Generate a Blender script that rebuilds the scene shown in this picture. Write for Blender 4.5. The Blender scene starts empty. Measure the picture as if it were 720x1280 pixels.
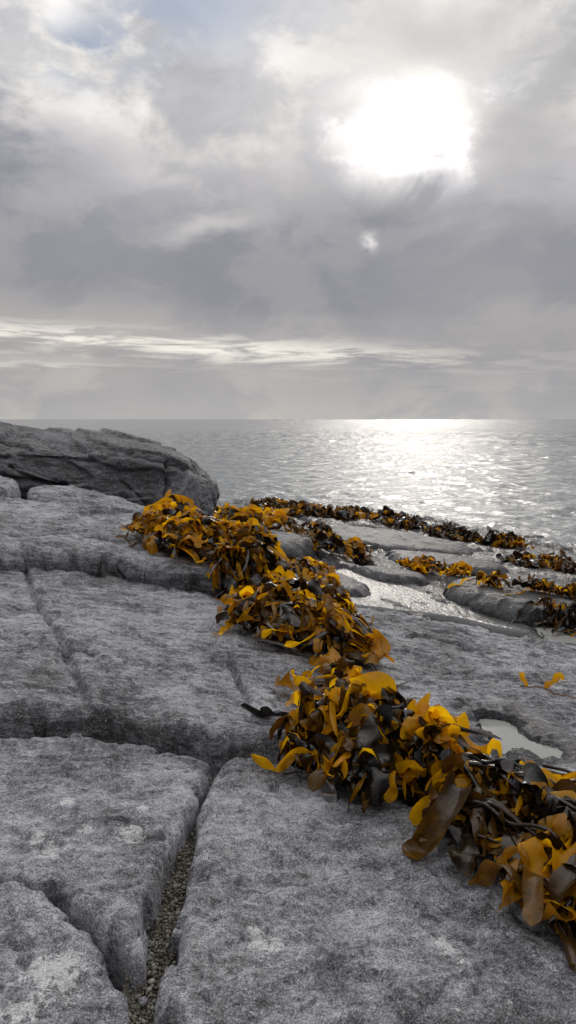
import bpy, math, random
import numpy as np
from mathutils import Vector
from mathutils.bvhtree import BVHTree

rad = math.radians
S = bpy.context.scene
COL = S.collection
rng = random.Random(7)

# ------------------------------------------------------------------ camera model
F = 985.0                       # focal length in photo pixels (720 x 1280)
PITCH = math.atan(116.0 / F)
CAMZ = 1.5
CP, SP = math.cos(PITCH), math.sin(PITCH)

def ray(px, py):
    u = (px - 360.0) / F; v = (640.0 - py) / F
    return u, CP + SP * v, -SP + CP * v

def project(x, y, z):
    zz = z - CAMZ
    d = y * CP - zz * SP
    v = y * SP + zz * CP
    d = np.where(np.abs(d) < 1e-6, 1e-6, d)
    return 360 + F * x / d, 640 - F * v / d

def zat(py, Y):                 # height of a point seen at row py at distance Y
    r = ray(360, py)
    return CAMZ + Y * r[2] / r[1]

# ------------------------------------------------------------------ numpy noise
_p = np.random.RandomState(3).permutation(512)
_perm = np.concatenate([_p, _p, _p]) % 512
_ang = np.random.RandomState(5).rand(512) * 2 * np.pi
_gz = np.random.RandomState(6).rand(512) * 2 - 1
_GX = np.cos(_ang) * np.sqrt(1 - _gz ** 2); _GY = np.sin(_ang) * np.sqrt(1 - _gz ** 2)

def noise(x, y, z=0.0):
    x = np.asarray(x, float); y = np.asarray(y, float); z = np.asarray(z, float) + np.zeros_like(x)
    xi = np.floor(x).astype(int); yi = np.floor(y).astype(int); zi = np.floor(z).astype(int)
    xf, yf, zf = x - xi, y - yi, z - zi
    f = lambda t: t * t * t * (t * (t * 6 - 15) + 10)
    u, v, w = f(xf), f(yf), f(zf)
    def g(i, j, k):
        h = _perm[(_perm[(_perm[(xi + i) & 511] + yi + j) & 511] + zi + k) & 511]
        return _GX[h] * (xf - i) + _GY[h] * (yf - j) + _gz[h] * (zf - k)
    L = lambda a, b, t: a + (b - a) * t
    return 1.5 * L(L(L(g(0,0,0), g(1,0,0), u), L(g(0,1,0), g(1,1,0), u), v),
                   L(L(g(0,0,1), g(1,0,1), u), L(g(0,1,1), g(1,1,1), u), v), w)

def fbm(x, y, z=0.0, o=4, gain=.5):
    s = 0; a = 1.0
    for i in range(o):
        s = s + a * noise(x + 17.3 * i, y - 9.1 * i, z + 3.7 * i); a *= gain
        x = x * 2.03; y = y * 2.03; z = np.asarray(z) * 2.03
    return s

def ridged(x, y, z=0.0, o=4):
    s = 0; a = 1.0
    for i in range(o):
        s = s + a * (1 - 2 * np.abs(noise(x + 31.3 * i, y - 5.1 * i, z + 1.7 * i))); a *= .5
        x = x * 2.1; y = y * 2.1; z = np.asarray(z) * 2.1
    return s

def sstep(a, b, x):
    t = np.clip((x - a) / (b - a), 0, 1)
    return t * t * (3 - 2 * t)

# ------------------------------------------------------------------ broad lie of the rock (thin plate spline)
CTRL = [  # photo column, row, height
    (0, 1280, .02), (360, 1280, 0), (720, 1280, -.06), (0, 1100, .03), (200, 1050, 0), (0, 950, .04), (360, 960, -.04),
    (720, 1120, -.12), (720, 960, -.25), (560, 930, -.17), (0, 800, .18), (200, 800, .10), (0, 700, .32), (300, 800, .04),
    (290, 740, .08), (400, 830, -.06), (600, 830, -.24), (720, 860, -.30), (520, 780, -.22), (720, 780, -.42),
    (0, 640, .52), (150, 660, .36), (260, 700, .18), (240, 665, .28), (360, 720, -.10), (470, 740, -.30), (340, 680, -.12),
    (600, 740, -.52), (720, 730, -.66), (480, 700, -.50), (600, 705, -.72), (720, 705, -.86), (400, 670, -.55),
    (500, 670, -.84), (600, 684, -1.02), (720, 692, -1.15), (350, 634, -1.0), (430, 640, -1.08), (520, 655, -1.12), (640, 678, -1.16),
]
pts = []
for px, py, z in CTRL:
    d = ray(px, py); t = (z - CAMZ) / d[2]
    pts.append((d[0] * t, d[1] * t, z))
pts += [(-3, 1, .1), (3, 1, -.2), (0, -3, 0), (-5, -3, .2), (5, -3, -.4), (-8, 9, .6), (-8, 4, .4), (-14, 10, .6), (-3.5, 13, .2),
        (-6, 18, -.2), (-5, 24, -1.0), (-10, 30, -1.4), (0, 30, -1.75), (5, 24, -1.9), (8, 18, -1.8), (10, 12, -1.7), (9, 7, -1.2),
        (7, 3, -.9), (-4, 36, -2.2), (12, 30, -3), (18, 10, -3), (-20, 30, -1.4), (-14, 44, -3), (14, 44, -4)]
P = np.array(pts)
def _U(r2): return np.where(r2 > 1e-12, r2 * np.log(r2 + 1e-12), 0)
n = len(P)
K = _U(((P[:, None, :2] - P[None, :, :2]) ** 2).sum(-1)) + np.eye(n) * .03
Q = np.c_[np.ones(n), P[:, :2]]
A = np.block([[K, Q], [Q.T, np.zeros((3, 3))]])
W = np.linalg.solve(A, np.r_[P[:, 2], 0, 0, 0])
def G(x, y):
    x = np.asarray(x, float); y = np.asarray(y, float)
    out = W[n] + W[n + 1] * x + W[n + 2] * y
    for i in range(n):
        out = out + W[i] * _U((x - P[i, 0]) ** 2 + (y - P[i, 1]) ** 2)
    return out

_T = np.concatenate([np.arange(.8, 8, .004), np.arange(8, 40, .01)])
def hit(px, py, dz=0.0):
    d = ray(px, py)
    X, Y, Z = d[0] / d[1] * _T, _T, CAMZ + d[2] / d[1] * _T
    diff = Z - (G(X, Y) + dz)
    k = np.argmax(diff < 0)
    if diff[k] >= 0: k = len(_T) - 1
    return float(X[k]), float(Y[k])

# ------------------------------------------------------------------ node helpers
class NT:
    def __init__(s, tree): s.t = tree; s.n = tree.nodes; s.l = tree.links
    def new(s, typ, **kw):
        nd = s.n.new(typ)
        for k, v in kw.items(): setattr(nd, k, v)
        return nd
    def put(s, sock, v):
        if isinstance(v, bpy.types.NodeSocket): s.l.new(v, sock)
        elif v is not None:
            try: sock.default_value = v
            except Exception: sock.default_value = (v, v, v, 1) if not hasattr(v, '__len__') else (*v, 1)[:len(sock.default_value)]
    def m(s, op, a, b=None, c=None, clamp=False):
        nd = s.new('ShaderNodeMath', operation=op, use_clamp=clamp)
        for i, v in enumerate((a, b, c)):
            if v is not None: s.put(nd.inputs[i], v)
        return nd.outputs[0]
    def vm(s, op, a, b=None, out=0):
        nd = s.new('ShaderNodeVectorMath', operation=op)
        s.put(nd.inputs[0], a)
        if b is not None: s.put(nd.inputs[1], b)
        return nd.outputs[out]
    def noise(s, vec, scale, detail=4, rough=.55, dist=0, out=0):
        nd = s.new('ShaderNodeTexNoise')
        s.put(nd.inputs['Vector'], vec); s.put(nd.inputs['Scale'], scale); nd.inputs['Detail'].default_value = detail
        nd.inputs['Roughness'].default_value = rough; nd.inputs['Distortion'].default_value = dist
        return nd.outputs[out]
    def ramp(s, fac, stops, interp='LINEAR'):
        nd = s.new('ShaderNodeValToRGB'); cr = nd.color_ramp; cr.interpolation = interp
        while len(cr.elements) < len(stops): cr.elements.new(.5)
        for e, (p, c) in zip(cr.elements, stops):
            e.position = p; e.color = (c, c, c, 1) if not hasattr(c, '__len__') else (*c, 1)
        s.put(nd.inputs[0], fac); return nd.outputs[0]
    def mix(s, fac, a, b, blend='MIX'):
        nd = s.new('ShaderNodeMix', data_type='RGBA', blend_type=blend)
        s.put(nd.inputs[0], fac); s.put(nd.inputs[6], a); s.put(nd.inputs[7], b); return nd.outputs[2]
    def maprange(s, v, a, b, c=0, d=1, smooth=True):
        nd = s.new('ShaderNodeMapRange', interpolation_type='SMOOTHSTEP' if smooth else 'LINEAR')
        for i, q in enumerate((v, a, b, c, d)): s.put(nd.inputs[i], q)
        return nd.outputs[0]
    def mapping(s, vec, rot=(0, 0, 0), scale=(1, 1, 1), loc=(0, 0, 0)):
        nd = s.new('ShaderNodeMapping'); s.put(nd.inputs[0], vec)
        nd.inputs['Location'].default_value = loc; nd.inputs['Rotation'].default_value = rot; nd.inputs['Scale'].default_value = scale
        return nd.outputs[0]
    def bump(s, h, dist, strength=1, normal=None):
        nd = s.new('ShaderNodeBump'); nd.inputs['Strength'].default_value = strength
        s.put(nd.inputs['Distance'], dist); s.put(nd.inputs['Height'], h)
        if normal is not None: s.put(nd.inputs['Normal'], normal)
        return nd.outputs[0]
    def attr(s, name):
        nd = s.new('ShaderNodeAttribute', attribute_name=name); return nd.outputs['Fac']

def material(name):
    m = bpy.data.materials.new(name); m.use_nodes = True
    nt = NT(m.node_tree); b = m.node_tree.nodes['Principled BSDF']
    return m, nt, b

def rock_material(name, tone=(.285, .290, .315), lichen=1.0, streak=.55, dark=1.0):
    m, t, b = material(name)
    pos = t.new('ShaderNodeNewGeometry').outputs['Position']
    wv_ = t.vm('SCALE', t.noise(pos, 3, 3, out=1)); wv_.node.inputs['Scale'].default_value = .08
    warp = t.vm('ADD', pos, wv_)
    big = t.noise(pos, 1.3, 4, .6)
    med = t.noise(pos, 9, 6, .62, 0)
    fin = t.noise(pos, 55, 5, .7)
    gr = t.noise(pos, 190, 3, .7)
    sv = t.mapping(pos, (0, 0, rad(-14)), (1.2, 7, 7))
    st = t.noise(sv, 4.5, 6, .64, .1)
    sv2 = t.mapping(pos, (rad(8), 0, rad(-22)), (3, 16, 16))
    st2 = t.noise(sv2, 6, 3, .6, 0)
    cm = t.noise(warp, 4.5, 7, .66, .15)
    cl = t.noise(t.vm('ADD', pos, (2, 5, 1)), 18, 6, .70, 0)
    fl = t.noise(t.vm('ADD', pos, (5, 3, 1)), 48, 4, .7)
    v = t.m('ADD', t.m('MULTIPLY', cm, .27), t.m('MULTIPLY', cl, .22))
    v = t.m('ADD', v, t.m('MULTIPLY', fl, .20))
    v = t.m('ADD', v, t.m('MULTIPLY', gr, .14))
    v = t.m('ADD', v, t.m('MULTIPLY', t.m('SUBTRACT', st, .5), .34 * streak))
    v = t.m('ADD', v, t.m('MULTIPLY', t.m('SUBTRACT', st2, .5), .26 * max(0, streak - .5)))
    v = t.m('ADD', v, t.m('MULTIPLY', t.m('SUBTRACT', big, .5), .36))
    v = t.m('ADD', v, .085)
    for sc_, k_ in ((85, .045), (210, .070)):
        vo = t.new('ShaderNodeTexVoronoi'); t.put(vo.inputs['Vector'], warp); vo.inputs['Scale'].default_value = sc_
        sp_ = t.new('ShaderNodeSeparateColor'); t.put(sp_.inputs[0], vo.outputs['Color'])
        v = t.m('ADD', v, t.m('MULTIPLY', t.m('SUBTRACT', sp_.outputs[0], .5), k_))
    base = t.ramp(v, [(.41, tuple(c * .22 for c in tone)), (.458, tuple(c * .62 for c in tone)), (.505, tuple(c * 1.0 for c in tone)), (.545, tuple(c * 1.5 for c in tone)), (.60, tuple(c * 2.0 for c in tone))])
    base = t.mix(t.m('MULTIPLY', t.maprange(gr, .46, .38), .75), base, tuple(c * .18 for c in tone))
    base = t.mix(t.m('MULTIPLY', t.maprange(gr, .58, .66), .6), base, (.70, .70, .69))
    # pale crusty lichen and dark crusts
    lv = t.noise(pos, 5.2, 8, .72, .8)
    lf = t.m('MULTIPLY', t.maprange(lv, .60, .665), t.maprange(fin, .35, .55))
    pa = t.attr('patch')
    lf2 = t.m('MULTIPLY', t.maprange(t.m('ADD', pa, t.m('MULTIPLY', t.m('SUBTRACT', t.noise(pos, 26, 6, .75), .5), 3.2)), .45, .60), 1.0)
    base = t.mix(t.m('MULTIPLY', lf, .45 * lichen), base, (.44, .44, .415))
    base = t.mix(t.m('MULTIPLY', lf2, .85), base, t.mix(t.maprange(gr, .4, .6), (.50, .51, .51), (.85, .86, .85)))
    dk = t.maprange(t.noise(t.vm('ADD', pos, (3.1, 7.7, 0)), 11, 7, .72, .5), .60, .68)
    base = t.mix(t.m('MULTIPLY', dk, .65 * dark), base, (.045, .045, .05))
    warmv = t.maprange(t.noise(t.vm('ADD', pos, (9.1, 1.7, 0)), 2.2, 4, .6), .55, .75)
    base = t.mix(t.m('MULTIPLY', warmv, .18), base, (.26, .23, .16))
    wet = t.attr('wet')
    wetn = t.m('MULTIPLY', wet, t.maprange(t.noise(pos, 2.6, 5, .6), .30, .5), clamp=True)
    base = t.mix(wetn, base, t.mix(1.0, base, (.26, .26, .28), 'MULTIPLY'))
    t.put(b.inputs['Base Color'], base)
    t.put(b.inputs['Roughness'], t.maprange(wetn, 0, 1, .62, .26, smooth=False))
    b.inputs['Specular IOR Level'].default_value = .35
    h = t.m('ADD', t.m('MULTIPLY', st, .5 if streak > .8 else .15), t.m('MULTIPLY', med, .8))
    nrm = t.bump(t.m('ADD', h, t.m('ADD', t.m('MULTIPLY', cl, .8), t.m('MULTIPLY', cm, 1.2))), .045, 1)
    h2 = t.m('ADD', t.m('ADD', fin, fl), t.m('MULTIPLY', st2, .5 if streak > .8 else 0))
    nrm = t.bump(h2, .008, 1, nrm)
    nrm = t.bump(gr, .003, .8, nrm)
    t.put(b.inputs['Normal'], nrm)
    return m

ROCK = rock_material('grey_gneiss')
ROCK2 = rock_material('grey_gneiss_streaked', (.255, .262, .285), .5, 1.1, .6)
ROCKW = rock_material('wet_dark_gneiss', (.075, .078, .088), .1, .6, .8)
ROCKD = rock_material('dark_gneiss', (.125, .128, .14), .3, 1.0, .8)

def water_mat(name, col, rough, bscale, bdist):
    m, t, b = material(name)
    pos = t.new('ShaderNodeNewGeometry').outputs['Position']
    b.inputs['Base Color'].default_value = (*col, 1); b.inputs['Roughness'].default_value = rough
    b.inputs['IOR'].default_value = 1.333
    t.put(b.inputs['Normal'], t.bump(t.noise(pos, bscale, 3, .5), bdist))
    return m
POOLW = water_mat('cloudy_pool_water', (.26, .265, .25), .07, 9, .002)
FILMW = water_mat('thin_water_film', (.10, .10, .10), .16, 26, .010)

# ------------------------------------------------------------------ mesh helpers
def link(o, parent=None):
    COL.objects.link(o)
    if parent is not None: o.parent = parent
    return o

def tag(o, label=None, cat=None, group=None, kind=None):
    if label: o['label'] = label
    if cat: o['category'] = cat
    if group: o['group'] = group
    if kind: o['kind'] = kind
    return o

def mesh_obj(name, V, faces, mat, parent=None, smooth=True, attrs=None, recenter=True):
    V = np.asarray(V, float)
    me = bpy.data.meshes.new(name)
    faces = np.asarray(faces, np.int32)
    c = np.zeros(3)
    if recenter and parent is None:
        c = np.array([V[:, 0].mean(), V[:, 1].mean(), V[:, 2].min()])
    elif parent is not None:
        c = np.array(parent.location)
    Vl = V - c
    k = faces.shape[1]
    me.vertices.add(len(V)); me.vertices.foreach_set('co', Vl.ravel().astype(np.float32))
    me.loops.add(faces.size); me.loops.foreach_set('vertex_index', faces.ravel())
    me.polygons.add(len(faces)); me.polygons.foreach_set('loop_start', np.arange(len(faces), dtype=np.int32) * k)
    try: me.polygons.foreach_set('loop_total', np.full(len(faces), k, np.int32))
    except Exception: pass
    me.update(calc_edges=True)
    if smooth: me.polygons.foreach_set('use_smooth', np.ones(len(faces), bool))
    for an, av in (attrs or {}).items():
        a = me.attributes.new(an, 'FLOAT', 'POINT'); a.data.foreach_set('value', np.asarray(av, np.float32))
    me.materials.append(mat)
    o = bpy.data.objects.new(name, me); link(o, parent)
    if parent is None: o.location = c
    return o

def gridfaces(nu, nv, wrap_v=False):
    i = np.arange(nu - 1)[:, None]; j = np.arange(nv if wrap_v else nv - 1)[None, :]
    j2 = (j + 1) % nv
    a = i * nv + j; b = i * nv + j2; c = (i + 1) * nv + j2; d = (i + 1) * nv + j
    return np.stack([a, d, c, b], -1).reshape(-1, 4)

def compact(V, faces, attrs):
    used = np.unique(faces); mp = np.full(len(V), -1); mp[used] = np.arange(len(used))
    return V[used], mp[faces], {k: v[used] for k, v in attrs.items()}

def chaikin(p, it=2, closed=True):
    p = np.array(p, float)
    for _ in range(it):
        q = np.roll(p, -1, 0) if closed else p[1:]
        a = p if closed else p[:-1]
        new = np.empty((2 * len(a), p.shape[1])); new[0::2] = .75 * a + .25 * q; new[1::2] = .25 * a + .75 * q
        p = new if closed else np.vstack([p[:1], new, p[-1:]])
    return p

def sdf(poly, x, y):            # + inside
    d = np.full(x.shape, 1e9); inside = np.zeros(x.shape, bool)
    for i in range(len(poly)):
        ax, ay = poly[i]; bx, by = poly[(i + 1) % len(poly)]
        ex, ey = bx - ax, by - ay
        t = np.clip(((x - ax) * ex + (y - ay) * ey) / (ex * ex + ey * ey + 1e-12), 0, 1)
        d = np.minimum(d, (x - ax - t * ex) ** 2 + (y - ay - t * ey) ** 2)
        c = ((ay > y) != (by > y)) & (x < (bx - ax) * (y - ay) / (by - ay + 1e-15) + ax)
        inside ^= c
    d = np.sqrt(d)
    return np.where(inside, d, -d)

def linedist(line, x, y):
    best = np.full(x.shape, 1e9); side = np.zeros(x.shape); tt = np.zeros(x.shape)
    m = len(line) - 1
    for i in range(m):
        ax, ay = line[i]; bx, by = line[i + 1]; ex, ey = bx - ax, by - ay
        L2 = ex * ex + ey * ey + 1e-12
        t = np.clip(((x - ax) * ex + (y - ay) * ey) / L2, 0, 1)
        d = np.sqrt((x - ax - t * ex) ** 2 + (y - ay - t * ey) ** 2)
        s = (ex * (y - ay) - ey * (x - ax)) / np.sqrt(L2)
        k = d < best
        best = np.where(k, d, best); side = np.where(k, s, side); tt = np.where(k, (i + t) / m, tt)
    return best, side, tt

# grooves and small scarps: photo polyline, width m, depth m, step m (height change across, fading away over reach)
GROOVES = [
    ([(-60, 700), (0, 706), (60, 709), (100, 711), (135, 716), (180, 727), (240, 741), (300, 748)], .035, .10, .0),
    ([(20, 950), (90, 960), (190, 962)], .012, .012, .008), ([(230, 1225), (300, 1210), (380, 1222)], .013, .014, .008),
    ([(300, 985), (330, 1040), (350, 1090)], .012, .012, .006), ([(470, 1060), (520, 1120), (600, 1150), (680, 1230)], .013, .012, .008),
    ([(0, 1180), (40, 1195), (90, 1200)], .012, .014, .006), ([(40, 790), (120, 800), (210, 830)], .014, .014, .008), ([(160, 850), (230, 862), (290, 860)], .014, .014, .01),
    ([(430, 780), (520, 800), (640, 830), (760, 880)], .02, .018, .012), ([(430, 850), (540, 866), (650, 866)], .016, .014, .008),
    ([(28, 722), (45, 765), (75, 825), (98, 862), (114, 915)], .016, .042, .030),
    ([(40, 722), (70, 712), (100, 712)], .03, .015, .0),
    ([(286, 832), (291, 860), (300, 885), (308, 905), (314, 940)], .014, .04, .02),
    ([(0, 845), (40, 862), (80, 868)], .03, .012, .015),
    ([(130, 905), (170, 900), (210, 915)], .05, .035, .0),
    ([(150, 800), (190, 806), (230, 802)], .02, .012, .010),
    ([(505, 812), (560, 818), (596, 832)], .02, .05, .02),
    ([(560, 885), (620, 900), (700, 905), (760, 915)], .02, .010, .010),
    ([(400, 1232), (425, 1222), (450, 1228)], .016, .030, .020),
    ([(0, 1010), (60, 1030), (110, 1060)], .05, .012, .012),
    ([(230, 1170), (300, 1120), (330, 1080)], .05, .010, .010),
    ([(600, 1180), (500, 1110), (430, 1080)], .06, .010, .012),
    ([(60, 930), (140, 945), (240, 948)], .03, .010, .010),
    ([(630, 800), (680, 830), (760, 850)], .03, .014, .012),
    ([(640, 870), (700, 885), (760, 900)], .02, .016, .010),
    ([(10, 664), (60, 672), (140, 676)], .03, .03, .0),
    ([(60, 650), (130, 662), (200, 676)], .03, .02, .0),
    ([(10, 930), (80, 975), (150, 985)], .05, .008, .012),
    ([(350, 1000), (420, 1060), (520, 1100), (640, 1180)], .08, .010, .0),
    ([(200, 770), (260, 785), (330, 800)], .025, .010, .008),
    ([(100, 750), (170, 765), (250, 790)], .03, .010, .008),
]
GW = []
for line, w, dp, stp in GROOVES:
    GW.append((chaikin([hit(*p) for p in line], 2, False), w, dp, stp))
def carve(x, y):
    out = np.zeros(x.shape)
    for line, w, dp, stp in GW:
        lo, hi = line.min(0) - .5, line.max(0) + .5
        k = (x > lo[0]) & (x < hi[0]) & (y > lo[1]) & (y < hi[1])
        if not k.any(): continue
        xx = x[k] + .03 * noise(x[k] * 6, y[k] * 6); yy = y[k] + .03 * noise(x[k] * 6, y[k] * 6, 4)
        d, s, t = linedist(line, xx, yy)
        fade = sstep(0, .15, t) * sstep(1, .85, t)
        c = -dp * np.exp(-(d / w) ** 2) * fade
        c += stp * np.exp(-np.clip(d - .0, 0, None) / .16) * fade * np.tanh(s / .018) * .5
        out[k] += c
    return out

PATCHES = [((70, 1232), .085), ((48, 1222), .05), ((68, 1072), .055), ((45, 1060), .035), ((85, 1020), .035), ((90, 1000), .03),
           ((110, 1050), .03), ((30, 1278), .05), ((160, 1060), .05), ((180, 1030), .03), ((330, 1190), .05), ((560, 1200), .05)]
PW = [(hit(*p), r) for p, r in PATCHES]

def rock_detail(x, y, amp=1.0, seed=0.0):
    a = -.26
    xs = x * math.cos(a) - y * math.sin(a); ys = x * math.sin(a) + y * math.cos(a)
    z = .030 * fbm(x * 1.1 + seed, y * 1.1, seed, 3)
    z += .014 * fbm(xs * 2.2 + seed, ys * 6.0, seed + 5, 4, .55)
    z += .007 * ridged(xs * 3.5, ys * 10 + seed, seed + 9, 3)
    z += .008 * fbm(x * 13, y * 13, seed, 5, .62)
    bl_ = noise(x * 3.1 + .3 * y, y * 3.1, seed + 30); z += .016 * sstep(.02, .07, bl_) - .012 * sstep(.30, .34, noise(x * 4.5, y * 5.5, seed + 50))
    pit = noise(x * 9 + seed, y * 9, seed + 20)
    z -= .022 * sstep(.38, .62, pit)
    z -= .006 * sstep(.35, .7, noise(x * 28, y * 28, seed + 3))
    return z * amp

def attrs_at(x, y, wet):
    patch = np.zeros(x.shape)
    for (cx, cy), r in PW:
        patch = np.maximum(patch, np.exp(-(((x - cx) ** 2 + ((y - cy) * .8) ** 2) / (r * r)) ** 1.0) * .85)
    for poly, wz, dp in POOLS:
        lo, hi = poly.min(0) - .5, poly.max(0) + .5
        k = (x > lo[0]) & (x < hi[0]) & (y > lo[1]) & (y < hi[1])
        if k.any():
            wet = np.array(wet, float); wet[k] = np.maximum(wet[k], 1.6 * sstep(-.20, -.02, sdf(poly, x[k], y[k]) + .08 * noise(x[k] * 5, y[k] * 5)))
    return {'patch': patch, 'wet': wet}

ROCKMESH = []      # for the downward probes
POOLS = []         # filled below: (poly, water height, depth)

def pool_cut(x, y, z):
    for poly, wz, dp in POOLS:
        lo, hi = poly.min(0) - .5, poly.max(0) + .5
        k = (x > lo[0]) & (x < hi[0]) & (y > lo[1]) & (y < hi[1])
        if not k.any(): continue
        s = sdf(poly, x[k], y[k]) + .045 * fbm(x[k] * 7, y[k] * 7, 2.0, 4, .6) + .012
        zz = z[k]
        target = wz - dp * sstep(0, .10, s) + .002
        w = sstep(-.045, .0, s)
        # outside, sink or lift the rim a little so that the water edge is the outline
        rim = wz + .012 + np.clip(-s, 0, 1) * .25
        zo = np.where((s <= 0) & (s > -.30), np.maximum(zz, rim * 1.0 + (zz - rim) * 0), zz) if False else zz
        zo = np.where(s <= 0, zz + (np.maximum(zz, rim) - zz) * sstep(-.30, -.02, s), zz)
        z[k] = np.where(s > 0, target, zo * (1 - w * 0) )
    return z

def slab(name, label, cat, outline, lift=.1, er=.12, drop=.30, res=.012, skirt=.30, amp=1.0, seed=0.0, mat=ROCK, wobble=.03,
         wet=0.0, hump=0.0, group=None, tilt=(0, 0), k_edge=1.0, dzfun=None, smooth_it=2, wspec=3.5, under=.02):
    poly = np.array([hit(px, py, lift * .7) if not isinstance(px, str) else py for px, py in outline])
    poly = chaikin(poly, smooth_it)
    lo, hi = poly.min(0) - .12, poly.max(0) + .12
    xs = np.arange(lo[0], hi[0], res); ys = np.arange(lo[1], hi[1], res)
    X, Y = np.meshgrid(xs, ys, indexing='ij'); x, y = X.ravel(), Y.ravel()
    s = sdf(poly, x, y) + wobble * fbm(x * wspec, y * wspec, seed + 40, 5, .5)
    s = s - min(.4 * er, .03) * sstep(.16, .24, noise(x * 5.5, y * 5.5, seed + 90)) * sstep(er * 1.6, er * .3, s)
    c = poly.mean(0)
    ers = er * (1 + .6 * noise(x * 2.2, y * 2.2, seed + 60))
    t = np.clip(s / ers, 0, 1)
    prof = 1 - np.sqrt(np.clip(1 - (1 - t) ** 2.4, 0, 1))
    z = G(x, y) + lift + rock_detail(x, y, amp, seed) + carve(x, y) + tilt[0] * (x - c[0]) + tilt[1] * (y - c[1])
    if hump: z += hump * (1 - np.exp(-np.clip(s, 0, None) / (er * 2)))
    if dzfun is not None: z += dzfun(x, y, s)
    z -= drop * prof * k_edge
    # fallen-in base of the sides
    z -= np.clip(-s, 0, 1) * 7.0
    z += .010 * fbm(x * 9, y * 9, z * 9 + seed, 3) * (1 - t)
    z = pool_cut(x, y, z)
    gx_, gy_ = np.gradient(s.reshape(X.shape), res); gl = np.hypot(gx_, gy_) + 1e-6
    uc = under * sstep(.012, -.035, s) * (1 + .6 * noise(x * 2.5, y * 2.5, seed + 70))
    V = np.c_[x + (gx_ / gl).ravel() * uc, y + (gy_ / gl).ravel() * uc, z]
    f = gridfaces(len(xs), len(ys))
    keep = (s[f] > -.065).all(1)
    wv = wet(x, y) if callable(wet) else np.full(x.shape, float(wet))
    V, f, at = compact(V, f[keep][:, ::-1], attrs_at(x, y, wv))
    if np.cross(V[f[0, 1]] - V[f[0, 0]], V[f[0, 2]] - V[f[0, 0]])[2] < 0: f = f[:, ::-1]
    ROCKMESH.append((V, f))
    o = mesh_obj(name, V, f, mat, attrs=at)
    return tag(o, label, cat, group)

# ------------------------------------------------------------------ pools (outlines follow the real water edges)
def pool_def(outline, wz, dp):
    poly = []
    for px, py in outline:
        d = ray(px, py); t = (wz - CAMZ) / d[2]; poly.append((d[0] * t, d[1] * t))
    POOLS.append((chaikin(poly, 1), wz, dp))
    return POOLS[-1]
def gz(px, py): return float(G(*hit(px, py)))
DL = .10   # lift of the big middle slab
PA = pool_def([(597, 901), (612, 897), (636, 901), (650, 915), (672, 928), (708, 946), (690, 954), (650, 953), (628, 958), (612, 935), (600, 915)],
              gz(650, 925) + DL - .016, .03)
PB = pool_def([(660, 781), (690, 783), (760, 800), (760, 818), (700, 803), (676, 796)], gz(700, 790) + .035, .04)

# ------------------------------------------------------------------ bedrock sheet
def bed_z(x, y):
    z = G(x, y)
    # foliation ledges of the wet shelf: steps that face the camera
    q = .87 * x + .50 * y + .35 * fbm(x * .5, y * .5, 3.0, 3)
    fr = (q / 1.05) % 1.0
    saw = np.where(fr < .10, fr / .10, 1 - (fr - .10) / .90)
    zone = sstep(6.2, 8.5, y + .45 * x) * sstep(-1.3, .2, x + .05 * y)
    z = z + zone * (.13 * (saw - .5) * (.6 + .8 * noise(x * .6, y * .6, 8)) + .06 * fbm(x * 1.3, y * .8, 2, 4) + 0.020 * fbm(x * 3.2 + y * 1.6, y * 1.4, 6, 4))
    deep = sstep(-.9, -.2, z + 0 * x) * (1 - zone)
    z = z - .17 * (1 - zone) + .5 * 0 * deep
    far = sstep(14, 20, np.hypot(x, y))
    z = z + rock_detail(x, y, 1.0, 4.0) * (1 + far)
    z = z + .10 * far * ridged(x * .35, y * .35, 1.0, 4)
    return pool_cut(x, y, z)

r = [.25]
while r[-1] < 70: r.append(r[-1] * (1.0062 if 3 < r[-1] < 28 else 1.02))
r = np.array(r)
a1 = np.arange(-24, 24.01, .11); a = np.concatenate([np.arange(-180, -24, 3), a1, np.arange(27, 181, 3)])
R_, A_ = np.meshgrid(r, np.radians(a), indexing='ij')
bx, by = (R_ * np.sin(A_)).ravel(), (R_ * np.cos(A_)).ravel()
bzz = bed_z(bx, by)
bzz = np.maximum(bzz, -6)
wetb = np.clip(sstep(5.8, 7.2, by + .55 * bx) * sstep(-1.6, -.2, bx) + sstep(-.9, -1.1, bzz), 0, 1)
f = gridfaces(len(r), len(a))
BV = np.c_[bx, by, bzz]
if np.cross(BV[f[0, 1]] - BV[f[0, 0]], BV[f[0, 2]] - BV[f[0, 0]])[2] < 0: f = f[:, ::-1]
ROCKMESH.append((BV, f))
bed = mesh_obj('bedrock', BV, f, ROCKD, attrs=attrs_at(bx, by, wetb), recenter=False)
tag(bed, kind='structure')

# ------------------------------------------------------------------ rock slabs
P_ = lambda x, y: ('w', (x, y))   # a corner given in world metres (outside the picture)
RG = 'rock blocks and slabs of the shore'
slab('rock_block', 'pale grey block with lichen blotches, bounded by the gravel-filled crack on one side', 'rock',
     [(0, 921), (60, 917), (120, 921), (200, 938), (262, 953), (268, 962), (250, 990), (238, 1022), (222, 1060), (208, 1098), (189, 1150),
      (184, 1185), (178, 1203), (158, 1203), (136, 1180), (112, 1148), (60, 1112), (20, 1098), (-60, 1090), (-300, 1090), (-300, 930)],
     lift=.02, er=.065, drop=.06, res=.0085, seed=1.0, mat=ROCK, wobble=.022)
slab('rock_block', 'low speckled block with the whitest lichen spot, lower corner beside the pebbly crack', 'rock',
     [(-200, 1093), (0, 1096), (42, 1106), (98, 1142), (132, 1186), (158, 1216), (168, 1245), (164, 1310), (140, 1500), (-300, 1500)],
     lift=.015, er=.06, drop=.055, res=.0075, seed=12.0, mat=ROCK, wobble=.022)
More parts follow.
